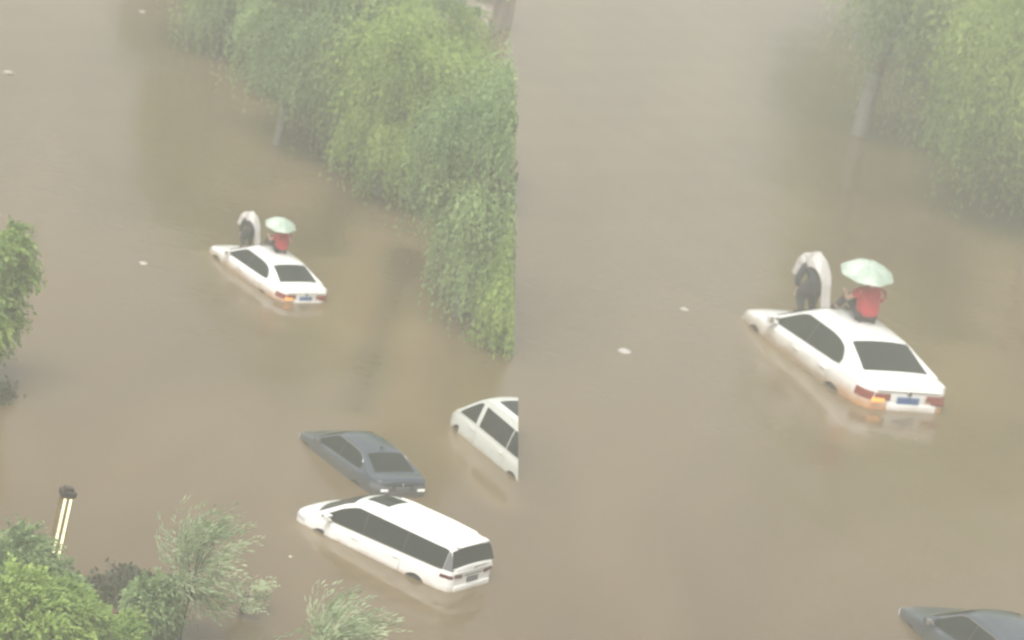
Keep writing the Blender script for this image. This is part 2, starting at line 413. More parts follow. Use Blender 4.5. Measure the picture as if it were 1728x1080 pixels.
def doors(C, root, spans, za, m_, trim_m):
    for sgn in (1, -1):
        for x0, x1 in spans:
            d = low_patch('door', C, sgn, x0, x1, za, C.d((x0 + x1) / 2) - .10, m_, root, 12, 7)
            zh = C.d(x0) - .15; P = C.low(x0 + .16); y = float(np.interp(zh, P[:18, 1], P[:18, 0]))
            bm = bmesh.new(); add_box(bm, (x0 + .16, sgn * (y + .018), zh), (.20, .03, .035), None, .01)
            bm_obj('door_handle', bm, trim_m, d)
        # shut lines: a dark joint recessed between the doors
        edges = sorted({round(e, 3) for sp in spans for e in sp})
        for e in edges:
            low_patch('shut_line', C, sgn, e - .008, e + .008, za, C.d(e) - .06, M['trim'], root, 2, 8, .0015, .01)

def rear_plate(root, x, z, m_, lean=0.0, w=.44, h=.14, border=None):
    bm = bmesh.new(); add_box(bm, (x, 0, z), (.016, w, h), Matrix.Rotation(lean, 3, 'Y'), .004)
    p = bm_obj('licence_plate', bm, m_, root)
    if border:
        bm = bmesh.new()
        for dy, dz, sy, sz in ((0, h / 2 - .008, w - .01, .010), (0, -h / 2 + .008, w - .01, .010), (w / 2 - .008, 0, .010, h - .03), (-w / 2 + .008, 0, .010, h - .03)):
            add_box(bm, (x - .0095, dy, z + dz), (.006, sy, sz), Matrix.Rotation(lean, 3, 'Y'))
        bm_obj('plate_border', bm, border, p)

def make_sedan(paint_m, tail_m, lamp_m, plate_m, label, name='sedan', dark=False):
    root = empty(name, label, 'car')
    C = Car(W=[(-2.38, .66), (-2.34, .73), (-2.24, .80), (-2.05, .855), (-1.7, .895), (-1.3, .91), (1.3, .905), (1.7, .88), (2.0, .82), (2.2, .72), (2.3, .60), (2.36, .46)],
            D=[(-2.38, .985), (-2.34, 1.02), (-2.26, 1.045), (-2.1, 1.055), (-1.7, 1.05), (-1.2, .985), (0, .955), (.9, .93), (1.25, .915), (1.8, .84), (2.1, .77), (2.27, .70), (2.36, .62)],
            Rf=[(-2.2, 1.0), (-1.84, 1.045), (-1.15, 1.345), (-.95, 1.395), (-.6, 1.43), (-.15, 1.455), (.1, 1.435), (.32, 1.38), (1.16, .945), (1.4, .90)],
            xr=-1.84, xf=1.16, k=.50, belt=.835, bow=(-.08, .20), rr=.17, drop=.10)
    xs = [-2.38, -2.36, -2.34, -2.29, -2.24, -2.15] + list(np.linspace(-2.05, 2.0, 36)) + [2.1, 2.2, 2.26, 2.30, 2.33, 2.36]
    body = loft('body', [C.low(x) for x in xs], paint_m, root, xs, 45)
    cut_arches(body, (-1.42, 1.42), .365, .86, .33)
    xs = np.linspace(-1.86, 1.2, 46)
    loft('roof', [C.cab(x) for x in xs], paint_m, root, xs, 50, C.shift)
    # glass
    zlo = lambda x: C.d(x) + .015
    def zhi(x): return max(zlo(x) + .012, min(C.r(x) - .075, 1.345 - 0.16 * max(0, (-x - .75)) ** 1.6 - .9 * max(0, -x - 1.12) ** 1.15))
    for sgn in (1, -1):
        side_pane('side_window', C, sgn, -.17, 1.02, zlo, zhi, M['glass'], root, 16)
        side_pane('side_window', C, sgn, -1.36, -.215, zlo, zhi, M['glass'], root, 18)
        side_pane('door_pillar', C, sgn, -.212, -.173, zlo, zhi, M['trim'], root, 3, .004)
    screen('rear_window', C, -1.80, -1.14, .625, .53, M['glass'], root, (-1, 0, 1))
    screen('windscreen', C, 1.10, .34, .77, .56, M['glass'], root, (1, 0, 1))
    for sgn in (1, -1):
        bm = bmesh.new(); add_box(bm, (1.17, sgn * .28, .965), (.03, .46, .022), Matrix.Rotation(sgn * .16, 3, 'Z'), .006); bm_obj('wiper', bm, M['trim'], root)
    if dark:
        for sgn in (1, -1):
            bm = bmesh.new(); add_tube(bm, [(C.shift(x, C.side(x, zhi(x))), sgn * (C.side(x, zhi(x) + .015) + .006), zhi(x) + .015) for x in np.linspace(-1.3, .75, 24)], [.013] * 24, 6); bm_obj('window_trim', bm, M['chrome'], root)
    doors(C, root, ((-.20, 1.0), (-1.18, -.20)), .36, paint_m, M['chrome'] if dark else paint_m)
    # boot lid joint, lip, lights
    def lid(u, v): 
        y = -.70 + 1.4 * v; x = -2.335 + .40 * u
        return (x, y, C.d(x) + C.crown * (1 - (y / .8) ** 2))
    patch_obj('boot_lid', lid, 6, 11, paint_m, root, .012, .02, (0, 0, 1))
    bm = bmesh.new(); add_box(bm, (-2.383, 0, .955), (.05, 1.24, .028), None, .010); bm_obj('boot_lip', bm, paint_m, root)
    bm = bmesh.new(); add_box(bm, (-2.380, -.09 if not dark else 0, .60), (.06, .94 if not dark else 1.2, .27), None, .03); bm_obj('bumper', bm, paint_m if dark else M['white'], root)
    if not dark:
        bm = bmesh.new(); add_box(bm, (-2.378, 0, .80), (.022, .64, .20), None, .008); bm_obj('boot_panel', bm, M['white'], root)
    for sgn in (1, -1):
        tl = low_patch('taillight', C, sgn, -2.37, -2.06, .765, .905, tail_m, root, 9, 5, .010, .02)
        bm = bmesh.new(); add_box(bm, (-2.388, sgn * .50, .838), (.022, .30, .105), Matrix.Rotation(sgn * .03, 3, 'X'), .012); bm_obj('inner_lens', bm, tail_m, tl)
        bm = bmesh.new(); add_box(bm, (-2.394, sgn * .58, .775), (.026, .24, .075), None, .02); bm_obj('indicator', bm, lamp_m if sgn > 0 or dark else M['tail'], tl)
        hl = low_patch('headlight', C, sgn, 2.02, 2.31, .60, .685, M['clear'], root, 8, 5, .010, .02)
    rear_plate(root, -2.392, .785 if not dark else .80, plate_m, 0, .44, .14, M['platew'] if not dark else None)
    bm = bmesh.new(); add_cyl(bm, (-2.40, 0, .915), (1, 0, 0), .043, .016, 20); e = bm_obj('emblem', bm, M['trim'], root)
    bm = bmesh.new(); add_tube(bm, [(-2.411, .036 * math.cos(a), .915 + .036 * math.sin(a)) for a in np.linspace(0, 2 * math.pi, 21)], [.006] * 21, 5, False); bm_obj('emblem_ring', bm, M['chrome'], e)
    bm = bmesh.new(); add_box(bm, (-.98, 0, 1.485), (.14, .05, .06), Matrix.Rotation(.2, 3, 'Y'), .02); bm_obj('roof_aerial', bm, paint_m, root)
    mirrors(root, .86, .80, .965, paint_m)
    wheels(root, (-1.42, 1.42), .90, .325)
    return root, C

def make_mpv(label):
    root = empty('people_carrier', label, 'people carrier'); pm = M['white']
    C = Car(W=[(-2.42, .70), (-2.40, .76), (-2.33, .82), (-2.15, .87), (-1.8, .90), (1.5, .90), (1.9, .875), (2.15, .85), (2.3, .80), (2.38, .73), (2.42, .65)],
            D=[(-2.42, 1.07), (-2.0, 1.07), (-1.0, 1.045), (.8, 1.005), (1.5, .99), (1.75, .98), (2.05, .96), (2.25, .92), (2.36, .87), (2.42, .80)],
            Rf=[(-2.42, 1.06), (-2.30, 1.42), (-2.19, 1.60), (-2.02, 1.655), (-1.2, 1.70), (0, 1.70), (.45, 1.67), (.70, 1.61), (1.0, 1.48), (1.74, 1.01), (1.9, .96)],
            xr=-2.40, xf=1.74, k=.24, belt=.855, bow=(-.05, .24), drop=.09, rr=.12, crown=.05)
    xs = [-2.42, -2.41, -2.38, -2.33, -2.25] + list(np.linspace(-2.15, 1.9, 38)) + [2.02, 2.15, 2.24, 2.30, 2.35, 2.39, 2.42]
    body = loft('body', [C.low(x) for x in xs], pm, root, xs, 45)
    cut_arches(body, (-1.45, 1.45), .385, .855, .34)
    xs = [-2.415, -2.40, -2.37, -2.33, -2.29, -2.25, -2.21, -2.17, -2.12, -2.07] + list(np.linspace(-2.0, 1.78, 44))
    loft('roof', [C.cab(x) for x in xs], pm, root, xs, 50, C.shift)
    zlo = lambda x: C.d(x) + .02
    def zhi(x): return max(zlo(x) + .012, min(C.r(x) - .10, 1.545))
    spans = ((.30, 1.58), (-.92, .26), (-2.13, -.96))
    for sgn in (1, -1):
        for a, b in spans: side_pane('side_window', C, sgn, a, b, zlo, zhi, M['glass'], root, 16)
        for c in (.28, -.94): side_pane('door_pillar', C, sgn, c - .017, c + .017, zlo, zhi, M['trim'], root, 3, .004)
        side_pane('rear_pillar', C, sgn, -2.375, -2.14, zlo, zhi, M['greyplate'], root, 10, .004)
        bm = bmesh.new(); add_tube(bm, [(x, sgn * (C.side(x, zlo(x)) + .004), zlo(x) - .012) for x in np.linspace(-2.1, 1.45, 20)], [.010] * 20, 5); bm_obj('chrome_strip', bm, M['chrome'], root)
    screen('rear_window', C, -2.385, -2.225, .785, .70, M['glass'], root, (-1, 0, .3), 10)
    screen('windscreen', C, 1.68, .80, .74, .60, M['glass'], root, (1, 0, 1))
    def sun(u, v):
        x = -.02 + .62 * u; y = -.36 + .72 * v; return C.top(x, y)
    patch_obj('sunroof', sun, 7, 9, M['glass'], root, .005, .02, (0, 0, 1))
    bm = bmesh.new(); add_box(bm, (-2.24, 0, 1.645), (.16, 1.14, .03), Matrix.Rotation(-.22, 3, 'Y'), .012); bm_obj('roof_spoiler', bm, pm, root)
    bm = bmesh.new(); add_tube(bm, [(-2.45, .0, 1.10), (-2.44, -.10, 1.12), (-2.435, -.5, 1.13)], [.012] * 3, 6); bm_obj('rear_wiper', bm, M['trim'], root)
    bm = bmesh.new(); add_box(bm, (-2.425, 0, 1.055), (.05, 1.42, .055), None, .02); bm_obj('tailgate_ridge', bm, pm, root)
    bm = bmesh.new(); add_box(bm, (-2.43, 0, .60), (.07, 1.36, .26), None, .035); bm_obj('bumper', bm, pm, root)
    bm = bmesh.new(); add_box(bm, (-2.433, 0, .965), (.025, .66, .03), None, .008); bm_obj('tailgate_trim', bm, M['chrome'], root)
    for sgn in (1, -1):
        tl = low_patch('taillight', C, sgn, -2.405, -2.10, .905, .985, M['darktail'], root, 9, 5, .010, .02)
        bm = bmesh.new(); add_box(bm, (-2.43, sgn * .56, .965), (.022, .30, .085), Matrix.Rotation(sgn * .12, 3, 'X'), .008); bm_obj('inner_lens', bm, M['darktail'], tl)
        low_patch('headlight', C, sgn, 2.0, 2.36, .70, .80, M['clear'], root, 8, 5, .010, .02)
        bm = bmesh.new(); add_box(bm, (1.79, sgn * .30, 1.02), (.03, .5, .022), Matrix.Rotation(sgn * .2, 3, 'Z'), .006); bm_obj('wiper', bm, M['trim'], root)
        bm = bmesh.new(); add_tube(bm, [(x, sgn * (C.side(x, C.r(x) - .05) - .07), C.r(x) + .012) for x in np.linspace(-1.9, .4, 16)], [.014] * 16, 6); bm_obj('roof_rail', bm, pm, root)
    bm = bmesh.new()
    for k in range(3): add_box(bm, (2.385 - .012 * k, 0, .72 - .06 * k), (.03, .8, .02), None, .006)
    bm_obj('grille', bm, M['chrome'], root)
    rear_plate(root, -2.44, .84, M['greyplate'], 0, .42, .13)
    doors(C, root, ((.28, 1.35), (-.94, .28)), .36, pm, pm)
    mirrors(root, 1.28, .845, 1.05, pm)
    wheels(root, (-1.45, 1.45), .89, .335)
    return root, C

def make_van(label):
    root = empty('van', label, 'van'); pm = M['vanwhite']
    C = Car(W=[(-2.6, .74), (-2.56, .82), (-2.4, .89), (-2.0, .93), (1.6, .93), (1.95, .91), (2.2, .85), (2.4, .74), (2.52, .60), (2.58, .46)],
            D=[(-2.6, 1.12), (1.2, 1.08), (1.7, 1.06), (2.0, 1.0), (2.3, .90), (2.5, .78), (2.58, .68)],
            Rf=[(-2.6, 1.2), (-2.5, 1.72), (-2.3, 1.86), (-1, 1.90), (.6, 1.88), (.85, 1.83), (1.1, 1.70), (2.0, 1.05), (2.2, .98)],
            xr=-2.6, xf=2.0, k=.22, belt=.885, bow=(-.04, .16), drop=.10, rr=.13)
    xs = [-2.6, -2.58, -2.5] + list(np.linspace(-2.4, 2.2, 40)) + [2.3, 2.4, 2.46, 2.52, 2.56, 2.58]
    body = loft('body', [C.low(x) for x in xs], pm, root, xs, 45)
    cut_arches(body, (-1.5, 1.62), .40, .885, .35)
    xs = [-2.59, -2.55, -2.5, -2.45, -2.4] + list(np.linspace(-2.3, 2.04, 46))
    loft('roof', [C.cab(x) for x in xs], pm, root, xs, 50, C.shift)
    zlo = lambda x: C.d(x) + .03
    def zhi(x): return max(zlo(x) + .02, min(C.r(x) - .12, 1.66))
    for sgn in (1, -1):
        side_pane('side_window', C, sgn, .86, 1.72, zlo, zhi, M['glass'], root, 14)
        side_pane('side_window', C, sgn, -.85, .66, zlo, zhi, M['glass'], root, 14)
        side_pane('side_window', C, sgn, -2.3, -.90, zlo, zhi, M['glass'], root, 14)
        low_patch('headlight', C, sgn, 2.15, 2.5, .70, .80, M['clear'], root, 8, 5, .010, .02)
    screen('windscreen', C, 1.92, 1.16, .72, .62, M['glass'], root, (1, 0, 1))
    def sun(u, v):
        x = -2.1 + 2.55 * u; y = -.52 + 1.04 * v; return C.top(x, y)
    patch_obj('roof_glass', sun, 10, 9, M['glass'], root, .005, .02, (0, 0, 1))
    doors(C, root, ((.76, 1.58), (-.88, .70)), .40, pm, pm)
    wheels(root, (-1.5, 1.62), .92, .345)
    return root, C

def children(o): return [c for c in COL.objects if c.parent == o]
def copy_tree(o, parent=None):
    c = o.copy(); COL.objects.link(c)
    if parent is not None: c.parent = parent
    for ch in children(o): copy_tree(ch, c)
    return c
def car_matrix(X, Y, yaw, pitch, S):
    return Matrix.Translation((X, Y, ZW - .6 * S)) @ Matrix.Rotation(yaw, 4, 'Z') @ Matrix.Rotation(-pitch, 4, 'Y') @ Matrix.Scale(S, 4)

G_WHITE = 'white sedans with two people on top'
L_WHITE = 'smaller white sedan carrying two people, beyond the grey car and next to the willow row'
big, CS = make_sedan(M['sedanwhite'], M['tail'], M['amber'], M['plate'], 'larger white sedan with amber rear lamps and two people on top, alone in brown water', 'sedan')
MB_ = car_matrix(10.06, 99.872, 2.0392, .0029, 1.80); big.matrix_world = MB_; big['group'] = G_WHITE
small = copy_tree(big); small['label'] = L_WHITE
MS_ = car_matrix(-7.445, 95.779, 2.2149, .0254, 1.0); small.matrix_world = MS_
G_GREY = 'dark grey sedans sunk to the windows'
grey, CG = make_sedan(M['grey'], M['greyplate'], M['lit'], M['greyplate'], 'dark grey sedan sunk deep with pale rear lamps, touching the white people carrier', 'sedan', True)
grey.matrix_world = car_matrix(-3.02, 80.52, 2.186, -.01, .92); grey['group'] = G_GREY
grey2 = copy_tree(grey); grey2['label'] = 'dark grey sedan cut by the bottom right corner, only bonnet and roof in view'
grey2.matrix_world = car_matrix(13.05, 75.95, 2.0231, -.0312, 1.39)
mpv, CM = make_mpv('white people carrier with black windows and a small sunroof, standing in brown water')
mpv.matrix_world = car_matrix(-1.66, 74.84, 2.548, -.002, 1.0)
van, CV = make_van('white van with only its front half in view, behind the people carrier')
van.matrix_world = car_matrix(.83, 83.98, 2.119, .023, 1.0)

def clip_tree(o, inv):
    """the left picture ends at a straight edge: what lies past it is cut off and closed"""
    bpy.context.view_layer.update()
    for c in children(o):
        clip_tree(c, inv)
        if c.type != 'MESH': continue
        mw = c.matrix_world; im = mw.inverted()
        co = im @ CAM; no = (mw.to_3x3().transposed() @ SEAM_N).normalized()
        me = c.data.copy(); c.data = me
        bm = bmesh.new(); bm.from_mesh(me)
        r = bmesh.ops.bisect_plane(bm, geom=bm.verts[:] + bm.edges[:] + bm.faces[:], plane_co=co, plane_no=no, clear_outer=True)
        es = [e for e in r['geom_cut'] if isinstance(e, bmesh.types.BMEdge)]
        if es: bmesh.ops.holes_fill(bm, edges=[e for e in es if e.is_valid and e.is_boundary], sides=0)
        n = len(bm.faces); bm.to_mesh(me); bm.free(); smooth(me, 40)
        if n == 0:
            for k in children(c): bpy.data.objects.remove(k)
            bpy.data.objects.remove(c)
clip_tree(van, None)

# ------------------------------------------------------------------ people
def skin_mesh(chains, sub=2):
    """one continuous surface grown over joints: chains share joints by name"""
    names, co, rad, edges = {}, [], [], []
    for ch in chains:
        prev = None
        for nm, p, r_ in ch:
            if nm not in names:
                names[nm] = len(co); co.append(p); rad.append(r_)
            i = names[nm]
            if prev is not None: edges.append((prev, i))
            prev = i
    me = bpy.data.meshes.new('tmp'); me.from_pydata(co, edges, []); o = bpy.data.objects.new('tmp', me); COL.objects.link(o)
    md = o.modifiers.new('s', 'SKIN'); md.use_smooth_shade = True; md.branch_smoothing = .4
    for i, sv in enumerate(me.skin_vertices[0].data):
        r_ = rad[i]; sv.radius = r_ if isinstance(r_, tuple) else (r_, r_); sv.use_root = (i == 0)
    s2 = o.modifiers.new('d', 'SUBSURF'); s2.levels = sub; s2.render_levels = sub
    dg = bpy.context.evaluated_depsgraph_get()
    res = bpy.data.meshes.new_from_object(o.evaluated_get(dg))
    bpy.data.objects.remove(o); bpy.data.meshes.remove(me)
    return res

def lerp(a, b, t): return tuple(a[i] + (b[i] - a[i]) * t for i in range(3))

def hand(ch, wrist, dirv, sgn, tagn):
    """palm, four unequal bent fingers and a thumb off the side of the palm"""
    d = Vector(dirv).normalized(); side = d.cross(Vector((0, 0, 1)))
    if side.length < .1: side = Vector((0, 1, 0))
    side.normalize(); up = side.cross(d).normalized(); w = Vector(wrist)
    palm = w + d * .075
    ch.append([(tagn + 'w', tuple(w), .026), (tagn + 'p', tuple(palm), (.034, .018))])
    for k, (o, L) in enumerate(((-.030, .068), (-.010, .078), (.010, .073), (.030, .058))):
        b = palm + side * o + d * .012
        ch.append([(tagn + 'p', tuple(palm), .03), (tagn + 'f%da' % k, tuple(b + d * .02), .009), (tagn + 'f%db' % k, tuple(b + d * (.02 + L * .5) - up * .008), .0085), (tagn + 'f%dc' % k, tuple(b + d * (.02 + L * .85) - up * .034), .0075)])
    b = w + d * .03 + side * .03 * sgn
    ch.append([(tagn + 'w', tuple(w), .026), (tagn + 'ta', tuple(b), .011), (tagn + 'tb', tuple(b + d * .03 + side * .022 * sgn - up * .01), .010), (tagn + 'tc', tuple(b + d * .055 + side * .026 * sgn - up * .02), .008)])

def person(name, label, group, J, cloth, hair=True):
    ch = [[('pelvis', J['pelvis'], .11), ('belly', lerp(J['pelvis'], J['chest'], .5), .10), ('chest', J['chest'], .11), ('neck', J['neck'], .055), ('chin', lerp(J['neck'], J['head'], .55), .07), ('head', J['head'], .088), ('crown', J['crown'], .06)]]
    for s, sg in (('l', 1), ('r', -1)):
        ch.append([('chest', J['chest'], .11), (s + 'sh', J[s + 'sh'], .062), (s + 'el', J[s + 'el'], .042), (s + 'wr', J[s + 'wr'], .028)])
        ch.append([('pelvis', J['pelvis'], .12), (s + 'hip', J[s + 'hip'], .088), (s + 'kn', J[s + 'kn'], .058), (s + 'an', J[s + 'an'], .04), (s + 'toe', J[s + 'toe'], .035)])
        d = Vector(J[s + 'wr']) - Vector(J[s + 'el'])
        hc = []; hand(hc, J[s + 'wr'], d, sg, s + 'h')
        for c in hc:
            ch.append([((s + 'wr', J[s + 'wr'], .028) if q[0] == s + 'hw' else q) for q in c])
    me = skin_mesh(ch, 2); me.name = 'person'; smooth(me, 60)
    root = link(name, me, M['skin']); tag(root, label, 'person', group)
    # face: eyes, nose, mouth, ears on the head
    hd = Vector(J['head']); fw = Vector(J['face']).normalized(); upv = (Vector(J['crown']) - hd).normalized(); sd2 = fw.cross(upv).normalized()
    for s_ in (1, -1):
        bm = bmesh.new(); bmesh.ops.create_uvsphere(bm, u_segments=8, v_segments=6, radius=.012, matrix=Matrix.Translation(hd + fw * .083 + sd2 * .032 * s_)); bm_obj('eye', bm, M['hair'], root)
        bm = bmesh.new(); bmesh.ops.create_uvsphere(bm, u_segments=8, v_segments=6, radius=.024, matrix=Matrix.Translation(hd + sd2 * .092 * s_)); bm_obj('ear', bm, M['skin'], root)
    bm = bmesh.new(); add_tube(bm, [hd + fw * .085 + upv * .01, hd + fw * .108 - upv * .028, hd + fw * .085 - upv * .04], [.008, .014, .008], 8); bm_obj('nose', bm, M['skin'], root)
    bm = bmesh.new(); add_tube(bm, [hd + fw * .080 - upv * .062 + sd2 * .022, hd + fw * .088 - upv * .062, hd + fw * .080 - upv * .062 - sd2 * .022], [.005, .008, .005], 6); bm_obj('mouth', bm, mat('lip', (.40, .16, .14), .5), root)
    if hair:
        bm = bmesh.new(); bmesh.ops.create_uvsphere(bm, u_segments=16, v_segments=12, radius=.108, matrix=Matrix.Translation(hd - fw * .02 + upv * .022))
        for v in list(bm.verts):
            q = v.co - hd
            if q.dot(fw) > .045 and q.dot(upv) < .07: bm.verts.remove(v)
        bm_obj('hair', bm, M['hair'], root, 60)
    for nm, chains, m_ in cloth(J):
        me = skin_mesh(chains, 2); me.name = nm; smooth(me, 60); link(nm, me, m_, root)
    return root

def seated_cloth(J):
    top = [[('b', lerp(J['pelvis'], J['chest'], -.16), .245), ('m', lerp(J['pelvis'], J['chest'], .45), .22), ('c', lerp(J['pelvis'], J['chest'], 1.05), .22), ('n', lerp(J['chest'], J['neck'], .95), .10)]]
    for s in 'lr': top.append([('c', lerp(J['pelvis'], J['chest'], 1.05), .185), (s + 's', J[s + 'sh'], .092), (s + 'e', lerp(J[s + 'sh'], J[s + 'el'], .6), .070)])
    tr = [[('p', J['pelvis'], .135)]]
    tr = []
    for s in 'lr': tr.append([('p', J['pelvis'], .135), (s + 'h', J[s + 'hip'], .105), (s + 'k', J[s + 'kn'], .076), (s + 'a', lerp(J[s + 'kn'], J[s + 'an'], .92), .055)])
    r_ = [('red_top', top, M['red']), ('trousers', tr, M['darkcloth'])]
    for s in 'lr': r_.append(('shoe', [[('a', lerp(J[s + 'kn'], J[s + 'an'], .97), .048), ('b', J[s + 'an'], .052), ('c', J[s + 'toe'], .046)]], M['hair']))
    return r_

JS = dict(pelvis=(0, 0, .13), chest=(.05, 0, .50), neck=(.07, 0, .63), head=(.11, 0, .77), crown=(.12, 0, .85), face=(1, .1, -.1),
          lsh=(.05, .20, .535), lel=(.20, .33, .34), lwr=(.40, .24, .385), rsh=(.05, -.20, .535), rel=(.06, -.34, .33), rwr=(.20, -.12, .50),
          lhip=(.06, .11, .11), lkn=(.42, .17, .34), lan=(.66, .17, .03), ltoe=(.80, .19, -.01),
          rhip=(.06, -.11, .11), rkn=(.42, -.11, .34), ran=(.66, -.10, .03), rtoe=(.80, -.11, -.01))

def stoop_cloth(J):
    top = [[('h', (.10, 0, .36), .21), ('b0', (.02, 0, .50), .20), ('b', J['pelvis'], .18), ('m', lerp(J['pelvis'], J['chest'], .5), .175), ('c', J['chest'], .17), ('n', lerp(J['chest'], J['neck'], .8), .09)]]
    for s in 'lr': top.append([('c', J['chest'], .15), (s + 's', J[s + 'sh'], .084), (s + 'e', J[s + 'el'], .066), (s + 'w', lerp(J[s + 'el'], J[s + 'wr'], .85), .05)])
    tr = []
    for s in 'lr': tr.append([('p', J['pelvis'], .15), (s + 'h', J[s + 'hip'], .125), (s + 'k', lerp(J[s + 'hip'], J[s + 'kn'], .9), .13), (s + 'k2', lerp(J[s + 'kn'], J[s + 'an'], .25), .10), (s + 'a', lerp(J[s + 'kn'], J[s + 'an'], .9), .055)])
    r_ = [('dark_coat', top, M['darkcloth']), ('trousers', tr, M['darkcloth'])]
    for s in 'lr': r_.append(('shoe', [[('a', lerp(J[s + 'kn'], J[s + 'an'], .97), .05), ('b', J[s + 'an'], .054), ('c', J[s + 'toe'], .048)]], M['hair']))
    return r_

JB = dict(pelvis=(-.16, 0, .66), chest=(.06, 0, .90), neck=(.20, 0, .93), head=(.32, 0, .86), crown=(.39, 0, .90), face=(.75, .1, -.65),
          lsh=(.10, .19, .86), lel=(.10, .27, .66), lwr=(.16, .19, .46), rsh=(.10, -.19, .86), rel=(.12, -.26, .66), rwr=(.18, -.15, .46),
          lhip=(-.13, .11, .60), lkn=(.10, .15, .38), lan=(-.02, .12, .05), ltoe=(.14, .15, .03),
          rhip=(-.13, -.11, .60), rkn=(.10, -.13, .38), ran=(-.02, -.12, .05), rtoe=(.14, -.14, .03))

def poncho(root):
    path = crom([(.46, .80, .15, .10), (.48, .90, .16, .18), (.44, .98, .17, .26), (.34, 1.04, .18, .30), (.20, 1.06, .19, .22), (.05, 1.15, .20, .16), (-.15, 1.03, .16, .08), (-.31, .78, .11, .04), (-.40, .48, .105, .02), (-.54, .20, .12, .01), (-.78, .06, .15, .01)], 40)
    n = 17; V, F = [], []
    rnd = random.Random(3)
    for i, (x, z, w, dr) in enumerate(path):
        for j in range(n):
            s = -1 + 2 * j / (n - 1)
            fold = .026 * math.sin(s * 13 + i * .22) * min(1, i / 14)
            V.append((x - .03 * abs(s) ** 2 + fold * .8, s * w * (1 - .06 * abs(s) ** 3), z - dr * abs(s) ** 2.2 * 1.3 + fold))
    N = len(V); V2 = [(x - .006, y, z - .008) for x, y, z in V]; L = len(path)
    for i in range(L - 1):
        for j in range(n - 1):
            a = i * n + j; F.append((a, a + 1, a + n + 1, a + n)); F.append((N + a, N + a + n, N + a + n + 1, N + a + 1))
    rim = [i * n for i in range(L)] + [(L - 1) * n + j for j in range(1, n)] + [i * n + n - 1 for i in range(L - 2, -1, -1)] + [j for j in range(n - 2, 0, -1)]
    for k in range(len(rim)):
        a, b = rim[k], rim[(k + 1) % len(rim)]; F.append((a, N + a, N + b, b))
    py_obj('raincoat', V + V2, F, M['poncho'], root, 60)
    hd = Vector(JB['head']); fw = Vector(JB['face']).normalized(); bm = bmesh.new()
    bmesh.ops.create_uvsphere(bm, u_segments=18, v_segments=12, radius=.15, matrix=Matrix.Translation(hd + Vector((-.01, 0, .01))) @ Matrix.Diagonal((1.1, .95, 1.1, 1)))
    for v in list(bm.verts):
        if (v.co - hd).dot(fw) > .095: bm.verts.remove(v)
    bm_obj('hood', bm, M['poncho'], root, 60)

def umbrella(label):
    root = empty('umbrella', label, 'umbrella', 'pale green umbrellas')
    Rr, H, ng, nr = .47, .21, 8, 8
    def pt(a, t):                                 # gore surface: scalloped, sagging between ribs
        sag = abs(math.cos(a * ng / 2)); rr = Rr * t * (1 - .07 * (1 - sag) * t); zz = H * (1 - t ** 2.0) - .03 * (1 - sag) * t * (1 - t) * 2
        return (rr * math.cos(a), rr * math.sin(a), zz)
    V, F = [], []; m = ng * 6
    for k in range(nr + 1):
        for j in range(m): V.append(pt(2 * math.pi * j / m, max(k / nr, .02)))
    for k in range(nr):
        for j in range(m): F.append((k * m + j, k * m + (j + 1) % m, (k + 1) * m + (j + 1) % m, (k + 1) * m + j))
    N = len(V); V2 = [(x, y, z - .005) for x, y, z in V]; F2 = [tuple(N + q for q in f[::-1]) for f in F]
    rim = [(nr * m + j, nr * m + (j + 1) % m) for j in range(m)]
    F3 = [(a, b, N + b, N + a) for a, b in rim]
    py_obj('canopy', V + V2, F + F2 + F3, M['umb'], root, 25)
    for q in range(ng):
        a = 2 * math.pi * q / ng
        bm = bmesh.new(); add_tube(bm, [Vector(pt(a, t)) - Vector((0, 0, .012)) for t in np.linspace(.02, 1.02, 8)], [.005] * 8, 5)
        add_tube(bm, [(0, 0, -.12), Vector(pt(a, .5)) - Vector((0, 0, .014))], [.004] * 2, 5); bm_obj('rib', bm, M['steel'], root)
    bm = bmesh.new(); add_tube(bm, [(0, 0, H + .05), (0, 0, H), (0, 0, -.56)], [.004, .007, .007], 8); bm_obj('shaft', bm, M['steel'], root)
    bm = bmesh.new(); add_tube(bm, [(0, 0, -.54), (0, 0, -.66), (.02, 0, -.69), (.05, 0, -.69), (.06, 0, -.67)], [.014] * 5, 8); bm_obj('handle', bm, M['hair'], root)
    return root

GP, GQ = 'stooping people in pale raincoats', 'seated people in red tops'
stand = person('person', 'stooping person in dark clothes under a pale raincoat on the larger white sedan', GP, JB, stoop_cloth)
poncho(stand)
sit = person('person', 'person in a red top sitting on the roof of the larger white sedan', GQ, JS, seated_cloth)
umb = umbrella('larger pale green umbrella held over the person in red, on the larger white sedan')
def put(o, Mc, loc, rz=0, tilt=None):
    m_ = Mc @ Matrix.Translation(loc) @ Matrix.Rotation(rz, 4, 'Z')
    if tilt is not None: m_ = m_ @ tilt
    o.matrix_world = m_
LST, LSI, LUM = (1.50, -.10, .92), (-.42, -.09, 1.485), (-.40, .09, 2.34)
TILT = Matrix.Rotation(R(11), 4, Vector((-.45, -.89, 0)))
put(stand, MB_, LST, R(8)); put(sit, MB_, LSI, R(4)); put(umb, MB_, LUM, 0, TILT)
for src, loc, rz, tl, lab in ((stand, LST, R(8), None, 'stooping person in dark clothes under a pale raincoat on the smaller white sedan'),
                              (sit, LSI, R(4), None, 'person in a red top sitting on the roof of the smaller white sedan'),
                              (umb, LUM, 0, TILT, 'smaller pale green umbrella held over the person in red, on the smaller white sedan')):
    c = copy_tree(src); c['label'] = lab; put(c, MS_, loc, rz, tl)

